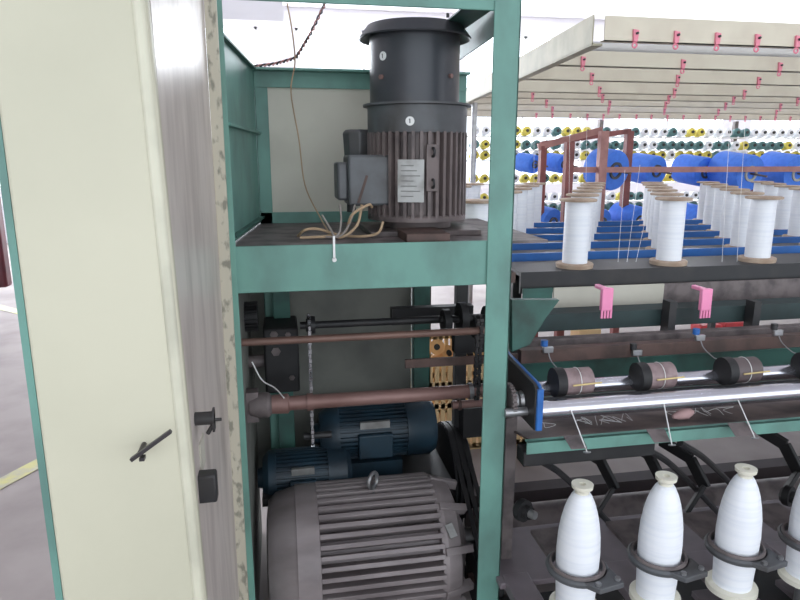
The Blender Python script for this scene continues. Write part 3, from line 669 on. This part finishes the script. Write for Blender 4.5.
# wire pigtails
for i, (a, b) in enumerate((((571, 410), (587, 452)), ((664, 404), (672, 445)), ((738, 400), (755, 438)))):
    p, q = P(*a, 1.67), P(*b, 1.55)
    t = thing('pigtail_wire', 'thin white wire slanting from roller to green rail, %s from the post' % ORD[i], 'wire guide', q, 'pigtail wires below the roller')
    part(MB().cyl(p, q, .0018, 8), 'rod', whitep, t); part(MB().ring(q, (0, .3, 1), .009, .002, 20, 6), 'eyelet', steel, t)
# thread fluff on the tray
m = MB()
for k in range(14):
    px = random.choice((560, 590, 600, 610, 700, 720)) + random.uniform(-25, 25); c = P(px, 422 - (px - 560) * .06, 1.8); zt_ = za + (zb_ - za) * (1.8 - y0t) / (y1t - y0t)
    c.z = zt_ + .004; q = [c + Vector((random.uniform(-.04, .04), random.uniform(-.04, .04), random.uniform(0, .012))) for _ in range(4)]
    m.tube(q, .0009, 4, 5)
tag(m.build('thread_waste', whitep), 'tangled white thread waste lying on the brown tray', 'thread waste', None, 'stuff')
a = PZ(694, 415, za + .05); m = MB().lathe([(0, .006), (.02, .014), (.05, .019), (.07, .011), (.08, .003)], Vector((P(672, 425, 1.72).x, 1.72, za + (zb_ - za) * .2 + .02)), (1, .1, .12), 14)
tag(m.build('waste_tuft', mat('pinkish_fluff', (196, 160, 158), .9)), 'pinkish clump of waste yarn on the brown tray', 'yarn waste')

# ---------------------------------------------------------------- bobbins in rings
YS = 1.5
bobx = [(577, 565), (661, 558), (741, 551)]
c0 = P(577, 566, YS); zring = c0.z
pitch = (PZ(742, 551, zring).x - PZ(577, 565, zring).x) / 2
ztop = P(580.5, 484, YS).z; zbot = zring - .14
def bobbin(cx):
    t = thing('bobbin', '', 'bobbin', (cx, YS, zbot))
    H = ztop - zring
    part(MB().lathe([(.02, .054), (.13, .059), (.14 + H * .2, .0605), (.14 + H * .4, .058), (.14 + H * .55, .053), (.14 + H * .68, .046), (.14 + H * .78, .038), (.14 + H * .86, .029), (.14 + H * .9, .022)], (cx, YS, zbot), (0, 0, 1), 40), 'yarn_package', yarn, t, 0, 60)
    part(MB().lathe([(.14 + H * .85, .019), (.14 + H * .93, .02), (.14 + H * .96, .029), (.14 + H, .030), (.14 + H, .010), (.14 + H - .02, .008)], (cx, YS, zbot), (0, 0, 1), 28), 'bobbin_head', pirn, t)
    part(MB().lathe([(0, .064), (0, .072), (.016, .072), (.02, .058)], (cx, YS, zbot), (0, 0, 1), 40), 'base_flange', pirn, t)
    return t
for i in range(4):
    cx = c0.x + pitch * i
    b = bobbin(cx)
    b['group'] = 'white bobbins in the ring holders'
    b['label'] = ['white yarn bobbin in a ring holder, nearest the green post', 'white yarn bobbin in a ring holder, second from the green post', 'white yarn bobbin in a ring holder, third from the green post', 'white yarn bobbin cut off by the lower right edge'][i]
    t = thing('ring_holder', '', 'ring holder', (cx, YS, zring), 'ring holders around the bobbins')
    t['label'] = 'dark metal ring holder around ' + ['the bobbin nearest the green post', 'the second bobbin from the green post', 'the third bobbin from the green post', 'the bobbin at the lower right edge'][i]
    part(MB().lathe([(-.012, .068), (-.012, .084), (0, .088), (.006, .082), (.006, .070), (-.012, .068)], (cx, YS, zring), (0, 0, 1), 48, False), 'ring', dgrey, t)
    part(MB().lathe([(.006, .078), (.014, .076), (.014, .071), (.006, .070)], (cx, YS, zring), (0, 0, 1), 48, False), 'track', dusty, t)
    m = MB().hexa([(cx - .02, YS - .078, zring - .01), (cx + .012, YS - .115, zring - .01), (cx + .09, YS - .10, zring - .01), (cx + .083, YS - .03, zring - .01)], (0, 0, .016)); br = part(m, 'clamp', dgrey, t, .002)
    for dx_, dy_ in ((.015, -.098), (.078, -.085)): sub(MB().cyl((cx + dx_, YS + dy_, zring + .006), (cx + dx_, YS + dy_, zring + .014), .008, 6), 'screw', steel, br)
    part(MB().box((cx - .06, YS + .07, zring - .014), (cx + .06, 1.7, zring - .002)), 'mounting_tongue', dusty, t)
    part(MB().cyl((cx, YS, .12), (cx, YS, zbot), .02), 'spindle', steel, b)

# ================================================================ creel with white spools
ZB = 1.111; rows = [2.5, 2.84, 3.17, 3.5, 3.84, 4.17]
x00 = PZ(576.5, 264, ZB); pt = (P(761, 257, rows[0]).x - P(576.5, 257, rows[0]).x) / 2
X00 = 1.215; SH = .185; pt = .437
t = thing('spool_creel', 'long creel rack of dark rails with blue fronts carrying white spools', 'creel', (1.5, 3.0, 0))
CX0 = P(514, 260, 2.5).x
for r, Y in enumerate(rows):
    part(MB().box((CX0, Y - .07, ZB - .03), (XE + 1.5, Y + .18, ZB - .012)), 'spool_shelf', black, t)
    m = MB().box((CX0, Y - .085, ZB - (.03 if r else .1)), (XE + 1.5, Y - .07, ZB + (.012 if r else -.012))); o = part(m, 'front_board', bluep if r else black, t); o['label'] = 'blue board' if r else 'black board'
for x in (CX0, CX0 + 2.2, CX0 + 4.2):
    part(MB().box((x, 2.5, 0), (x + .04, 2.54, ZB - .03)).box((x, 4.15, 0), (x + .04, 4.19, ZB - .03)).box((x, 2.5, ZB - .06), (x + .04, 4.19, ZB - .03)), 'leg_frame', black, t)
# pale cover plate below
a, b = P(554, 288, 2.38), P(662, 313, 2.38)
o = part(MB().box((a.x, 2.38, b.z), (b.x, 2.39, a.z)), 'cover_plate', cream2, t, .002); o['label'] = 'pale cream cover plate'
part(MB().box((b.x + .002, 2.385, b.z + .01), (XE, 2.395, a.z)), 'cover_plate', dusty, t, .002)
part(MB().box((CX0, 2.385, b.z), (a.x - .002, 2.395, a.z)), 'cover_plate', greend, t, .002)
def spool(loc):
    t = thing('yarn_spool', '', 'spool', loc); x, y, z = loc
    part(MB().lathe([(.006, .052), (.268, .052)], loc, (0, 0, 1), 32), 'yarn', yarn, t)
    part(MB().lathe([(-.012, .076), (.004, .078), (.008, .074), (.008, .05)], loc, (0, 0, 1), 32), 'bottom_flange', fiber, t)
    part(MB().lathe([(.264, .05), (.264, .074), (.267, .076), (.273, .076), (.275, .07), (.275, .015), (.268, .012)], loc, (0, 0, 1), 32), 'top_flange', fiber, t)
    return t
sp0 = None
rown = ['front', 'second', 'third', 'fourth', 'fifth', 'rearmost']
for r, Y in enumerate(rows):
    n = 0
    for c in range(-8, 12):
        x = X00 + pt * c + SH * r
        px, py = proj((x, Y, ZB + .1))
        if x < CX0 + .06 and not (r == 0 and c == -1): continue
        if px > 835: continue
        if sp0 is None: s = sp0 = spool(Vector((x, Y, ZB)))
        else: s = dup(sp0, Vector((x, Y, ZB)) - sp0.location)
        s['label'] = 'white yarn spool with tan flanges in the %s creel row, %s from the left' % (rown[r], ORD[n]); n += 1
        s['group'] = 'white spools on the creel'
# pink combs
for i, px in enumerate((607, 706)):
    c = P(px, 311, 2.12)
    t = thing('pink_comb', 'pink thread comb with four teeth, ' + ['nearer the green post', 'the right-hand one'][i], 'thread comb', c, 'pink combs under the spools')
    m = MB().box(c + Vector((-.022, 0, 0)), c + Vector((.022, .02, .085))); m.box(c + Vector((-.01, .015, .07)), c + Vector((.01, .09, .085)))
    part(m, 'holder', pink2, t, .003)
    for k in range(4): part(MB().box(c + Vector((-.022 + k * .012, 0, -.028)), c + Vector((-.015 + k * .012, .006, .004))), 'tooth', pink2, t)

# ---------------------------------------------------------------- overhead creel canopy with hooks
ZS = 1.987
ys = [2.42, 3.08, 3.64, 4.31, 4.76, 5.31, 6.0, 6.91]
t = thing('overhead_thread_frame', 'beige overhead frame of parallel slats hung with pink hooks', 'overhead frame', (2, 4, 0))
xs0 = P(604, 40, ys[0]).x
edge = []
for k, Y in enumerate(ys):
    xs = xs0 + .1 * (Y - ys[0]); hh = .092 if k == 0 else .11
    m = MB().box((xs, Y, ZS), (XE + 4, Y + .004, ZS + hh)).box((xs, Y, ZS), (XE + 4, Y + .03, ZS + .004))
    part(m, 'slat', slat, t)
# end member running back
xe_ = xs0 + .1 * (ys[-1] - ys[0]); ya_, yb_ = ys[0] + .03, ys[-1]
m = MB().hexa([(xs0 - .035, ya_, ZS - .008), (xe_ - .035, yb_, ZS - .008), (xe_ - .035, yb_, ZS + .1), (xs0 - .035, ya_, ZS + .1)], (.006, 0, 0)).hexa([(xs0 - .035, ya_, ZS - .012), (xe_ - .035, yb_, ZS - .012), (xe_ + .01, yb_, ZS - .012), (xs0 + .01, ya_, ZS - .012)], (0, 0, .008)); part(m, 'end_beam', mat('olive_beige_beam', (176, 170, 146), .6), t)
m = MB().cyl((xs0, ys[0] + .2, ZS + .015), (XE + 4, ys[0] + .2, ZS + .015), .018, 14); part(m, 'tube', whitep, t)
# frame posts
for px, Y in ((473, 2.75), (541, 4.6)):
    pass
a = P(473.5, 150, 5.2); part(MB().cyl((a.x, 5.2, 0), (a.x, 5.2, ZS), .023, 20), 'post', steel, t)
for x in (XE + 1, XE + 3.5): part(MB().cyl((x, 3.5, 0), (x, 3.5, ZS), .015, 20), 'post', steel, t)

def hook(loc):
    t = thing('pink_hook', '', 'hook', loc); x, y, z = loc
    part(MB().hexa([(x - .008, y, z - .012), (x + .010, y, z - .012), (x + .014, y, z + .03), (x - .010, y, z + .034)], (0, -.012, 0)), 'clip', pink, t, .002)
    part(MB().ring((x, y - .006, z - .024), (0, 1, 0), .009, .0035, 20, 8), 'eyelet', pink, t)
    part(MB().cyl((x + .003, y - .02, z + .018), (x + .003, y - .002, z + .018), .005, 8), 'screw', black, t)
    return t
hk0 = None
sl = ['front', 'second', 'third', 'fourth', 'fifth', 'sixth', 'seventh', 'rearmost']
p40 = P(675, 45, ys[0]).x - P(634, 45, ys[0]).x
hookpx = [[634, 675, 716, 756, 796], [582, 682, 779], [591, 677, 758, 840], [599, 674, 744, 820], [532, 602, 668, 733, 797], [546, 609, 665, 725, 780], [552, 608, 664, 718, 776], [536, 552, 570, 587, 603, 619, 636, 651, 667, 683, 699, 715, 730, 745, 760, 775, 790]]
for k, L in enumerate(hookpx):
    Y = ys[k]; yh = [43, 68, 82, 93, 102, 108, 113, 119][k]
    for n, px in enumerate(L):
        x = P(px, yh, Y).x
        if hk0 is None: h_ = hk0 = hook(Vector((x, Y + .001, ZS + .012)))
        else: h_ = dup(hk0, Vector((x, Y + .001, ZS + .012)) - hk0.location)
        h_['label'] = 'pink thread hook clipped to the %s overhead slat, number %s from left' % (sl[k], ORD[n] if n < 16 else 'last'); h_['group'] = 'pink hooks on the overhead slats'
        h_['label'] = h_['label'].replace('number ', '')
# threads from hooks to spools
TH = []
def thr(p, q, lab):
    tag(MB().cyl(p, q, .0009, 5).build('thread', whitep), lab, 'thread', 'white threads of the creel')
for i, (a, b, Ya, Yb) in enumerate((((625, 170), (618, 262), 3.0, 2.5), ((640, 165), (627, 262), 3.0, 2.5), ((652, 190), (636, 262), 3.0, 2.45), ((534, 120), (534, 185), 3.6, 3.6), ((570, 120), (569, 195), 3.6, 3.6), ((587, 120), (586, 180), 3.6, 3.6), ((730, 125), (722, 262), 3.0, 2.5), ((745, 125), (737, 262), 3.0, 2.5))):
    thr(P(*a, Ya), P(*b, Yb), 'thin white thread running down, %s from the left over the creel' % ORD[i])

# ---------------------------------------------------------------- background: second creel with blue packages
t = thing('red_bobbin_rack', 'faded red steel rack with posts behind the white spools', 'rack', (2, 5, 0))
YK = 5.0
def bp(px, py0, py1, w_, Y=YK, mt=maroon): 
    x = P(px, py1, Y).x; part(MB().box((x - w_ / 2, Y - .03, 0), (x + w_ / 2, Y + .03, P(px, py0, Y).z)), 'post', mt, t, .003)
bp(541, 146, 190, .05); bp(567, 142, 190, .065, 4.75); bp(600, 131, 190, .065, 4.75, pinkwood); bp(625, 131, 190, .06, 5.1); bp(752, 168, 190, .05)
part(MB().bar(P(538, 147, YK), P(602, 130, 4.9), .04, .05), 'top_bar', pinkwood, t); part(MB().bar(P(541, 144, YK), P(630, 131, 5.1), .04, .04), 'top_bar', maroon, t)
zr_ = P(680, 169.5, 4.78).z; part(MB().box((P(571, 169, 4.78).x, 4.77, zr_ - .022), (8, 4.8, zr_ + .022)), 'rail', pinkwood, t)
zl_ = P(680, 235, YK).z
part(MB().box((P(541, 169, 5).x, 4.9, zl_ - .02), (8, 5.6, zl_)), 'lower_shelf', dusty, t)
BR = thing('background_creel', 'far creel rack of thin white and grey rails along bright wall', 'creel', (3, 8, 0))
def pack(px, py, Y, r, L, lab, mt=blueyarn):
    p = P(px, py, Y); vd = (p - CAM); vd.z = 0; vd.normalize(); ang_ = math.radians(48); v = Vector((-vd.x * math.cos(ang_) - vd.y * math.sin(ang_) * -1, -vd.y * math.cos(ang_) - vd.x * math.sin(ang_), -.12)).normalized()
    t = thing('blue_yarn_package', lab, 'yarn package', p, 'blue yarn packages on the red rack')
    part(MB().lathe([(-L / 2, r * .8), (-L / 2, r * .96), (-L / 2 + .02, r), (L / 2 - .02, r), (L / 2, r * .96), (L / 2, r * .45)], p, v, 28), 'yarn', mt, t)
    part(MB().lathe([(L / 2 - .005, r * .42), (L / 2 + .012, r * .42), (L / 2 + .012, r * .3), (L / 2 - .03, r * .3)], p, v, 20), 'core', cream2 if px > 700 else dgrey, t)
    q = p - v * (L / 2); part(MB().cyl(q + v * L, q + v * (L + .16) - Vector((0, 0, .0)), .008, 8), 'peg', dusty, t)
    return t
bl = [(527, 163, 6.0, .09, .2, 'small blue yarn package just right of the green post'), (556, 163, 6.0, .09, .2, 'small blue yarn package between two red posts'),
      (606, 169, 5.0, .165, .2, 'big round blue yarn package behind the leaning grey-red post'), (645, 169, 5.3, .13, .26, 'blue yarn package right of the big round one'),
      (693, 170, 5.3, .13, .28, 'blue yarn package in the middle of the red rack'), (735, 171, 5.0, .155, .32, 'large blue yarn package, second from the right edge'), (782, 171, 5.0, .155, .32, 'large blue yarn package at the right edge')]
for a in bl: pack(*a)
for i, (px, py) in enumerate(((541, 220), (590, 220), (628, 218), (692, 218), (775, 220))): pack(px, py, 5.1, .12, .26, 'blue yarn package on the lower shelf of the red rack, %s from left' % ORD[i])
# small bobbins rows
mwhite = MB().lathe([(0, .035), (.12, .02)], (0, 0, 0), (0, -1, 0), 12)
protos = []
for mt in (yarn, yellowy, mat('teal_yarn', (90, 130, 130), .7)):
    t = thing('small_cone', '', 'yarn cone', (0, 0, 0)); part(MB().lathe([(0, .034), (0, .046), (.1, .052), (.11, .036)], (0, 0, 0), (0, -1, .15), 14), 'yarn', mt, t); part(MB().lathe([(.1, .02), (.125, .017)], (0, 0, 0), (0, -1, .15), 10), 'tip', black, t); protos.append(t)
rowsb = [(133, 0), (146, 0), (156, 1), (178, 1), (196, 0), (206, 2)]
used = set()
YQ = 7.4
for ri, (py, ty) in enumerate(rowsb):
    z = P(650, py, YQ).z
    part(MB().box((P(462, 150, YQ).x, YQ - .14, z - .062), (9.5, YQ + .05, z - .05)), 'rail', whitep, BR)
    n = 0
    x = P(462, 150, YQ).x
    while proj((x, YQ, z))[0] < 812:
        kk = [0, 2, 1, 1, 0, 2][ri] if random.random() < .6 else random.choice((0, 1, 2))
        pr = protos[kk]; x += .125
        if kk in used: s = dup(pr, Vector((x, YQ - .01, z - .004)))
        else: s = pr; s.location = Vector((x, YQ - .01, z - .004)); used.add(kk)
        s['_done'] = 1
        if s is not pr: s.location = Vector((x, YQ - .01, z - .004))
        s['label'] = ['small white yarn cone', 'small yellow yarn cone', 'small grey-green yarn cone'][kk] + ' with dark tip on far rack, %s rail from the top' % ORD[ri]
        s['group'] = ['white', 'yellow', 'grey-green'][kk] + ' cones, %s rail' % ORD[ri]
for p in list(bpy.data.objects):
    if '_done' in p: del p['_done']
for x in (P(462, 150, YQ).x, P(600, 150, YQ).x, P(735, 150, YQ).x, 9.4):
    part(MB().box((x, YQ + .05, 0), (x + .05, YQ + .1, P(650, 120, YQ).z)), 'post', dusty, BR)
# dark red machine at far left
p = PZ(0, 300, 0)
t = thing('red_trolley', 'dark red machine just visible at the left edge behind the cream door', 'machine', (p.x - .6, p.y + .1, 0))
a = P(7, 285, 5.5); part(MB().box((a.x - .9, 5.5, P(0, 288, 5.5).z), (a.x, 5.62, P(0, 195, 5.5).z)).box((a.x - .85, 5.52, 0), (a.x - .3, 5.6, .9)), 'body', redp, t, .02)
part(MB().box((a.x - .8, 5.46, 1.0), (a.x - .05, 5.5, 1.3)), 'panel', blk2, t, .01)
# red things under the machine (seen through the slit)
for i, (px, py) in enumerate(((712, 329), (736, 326), (590, 333))):
    p = P(px, py, 4.6); tag(MB().box((p.x - .1, 4.6, 0), (p.x + .1, 4.75, p.z + .03)).build('plastic_bin', redcloth if i != 2 else tan, bevel=.01), ['red plastic bin seen under the creel, left of the other', 'red plastic bin seen under the creel, right of the other', 'tan plastic bin seen under the creel near the post'][i], 'bin')

# ceiling beam + pendant lamps
struct(MB().box((P(222, 10, 9).x - .5, 9, P(250, 20, 9).z), (P(283, 10, 9).x, 9.4, ZC)).build('trim_3', white))
lt = None
n = 0
for yy in (1.2, 4.6, 8.2):
    for xx in (-3.5, -.4, 2.7, 5.8, 9):
        c = Vector((xx, yy, 3.75))
        t = thing('ceiling_light', 'hanging fluorescent batten', 'lamp', c)
        part(MB().box(c + Vector((-.62, -.04, 0)), c + Vector((.62, .04, .06))), 'housing', whitep, t); part(MB().cyl(c + Vector((-.6, 0, -.02)), c + Vector((.6, 0, -.02)), .018, 12), 'tube', lamp_e, t)
        part(MB().cyl(c + Vector((-.5, 0, .06)), (c.x - .5, c.y, ZC), .005, 6).cyl(c + Vector((.5, 0, .06)), (c.x + .5, c.y, ZC), .005, 6), 'rod', steel, t)
        t['label'] = 'hanging white fluorescent batten, %s row from the machine, %s from left' % (ORD[[1.2, 4.6, 8.2].index(yy)], ORD[[-3.5, -.4, 2.7, 5.8, 9].index(xx)]); t['group'] = 'fluorescent battens under the ceiling'

# ---------------------------------------------------------------- light
wd = bpy.data.worlds.new('world'); bpy.context.scene.world = wd; wd.use_nodes = True
bg = wd.node_tree.nodes['Background']; bg.inputs[0].default_value = (.86, .93, 1, 1); bg.inputs[1].default_value = 2.6
for i, (a, b) in enumerate(wins):
    l = bpy.data.lights.new('daylight_window', 'AREA'); l.shape = 'RECTANGLE'; l.size = b - a; l.size_y = zs1 - zs0; l.energy = 420; l.color = (.88, .94, 1)
    o = bpy.data.objects.new('daylight_window', l); C.objects.link(o); o.location = ((a + b) / 2, YF + .3, (zs0 + zs1) / 2); o.rotation_euler = (-PI / 2, 0, 0)
sc = bpy.context.scene
sc.view_settings.view_transform = 'Standard'; sc.view_settings.look = 'None'; sc.view_settings.gamma = 1; sc.view_settings.use_curve_mapping = False
sc.view_settings.exposure = 0
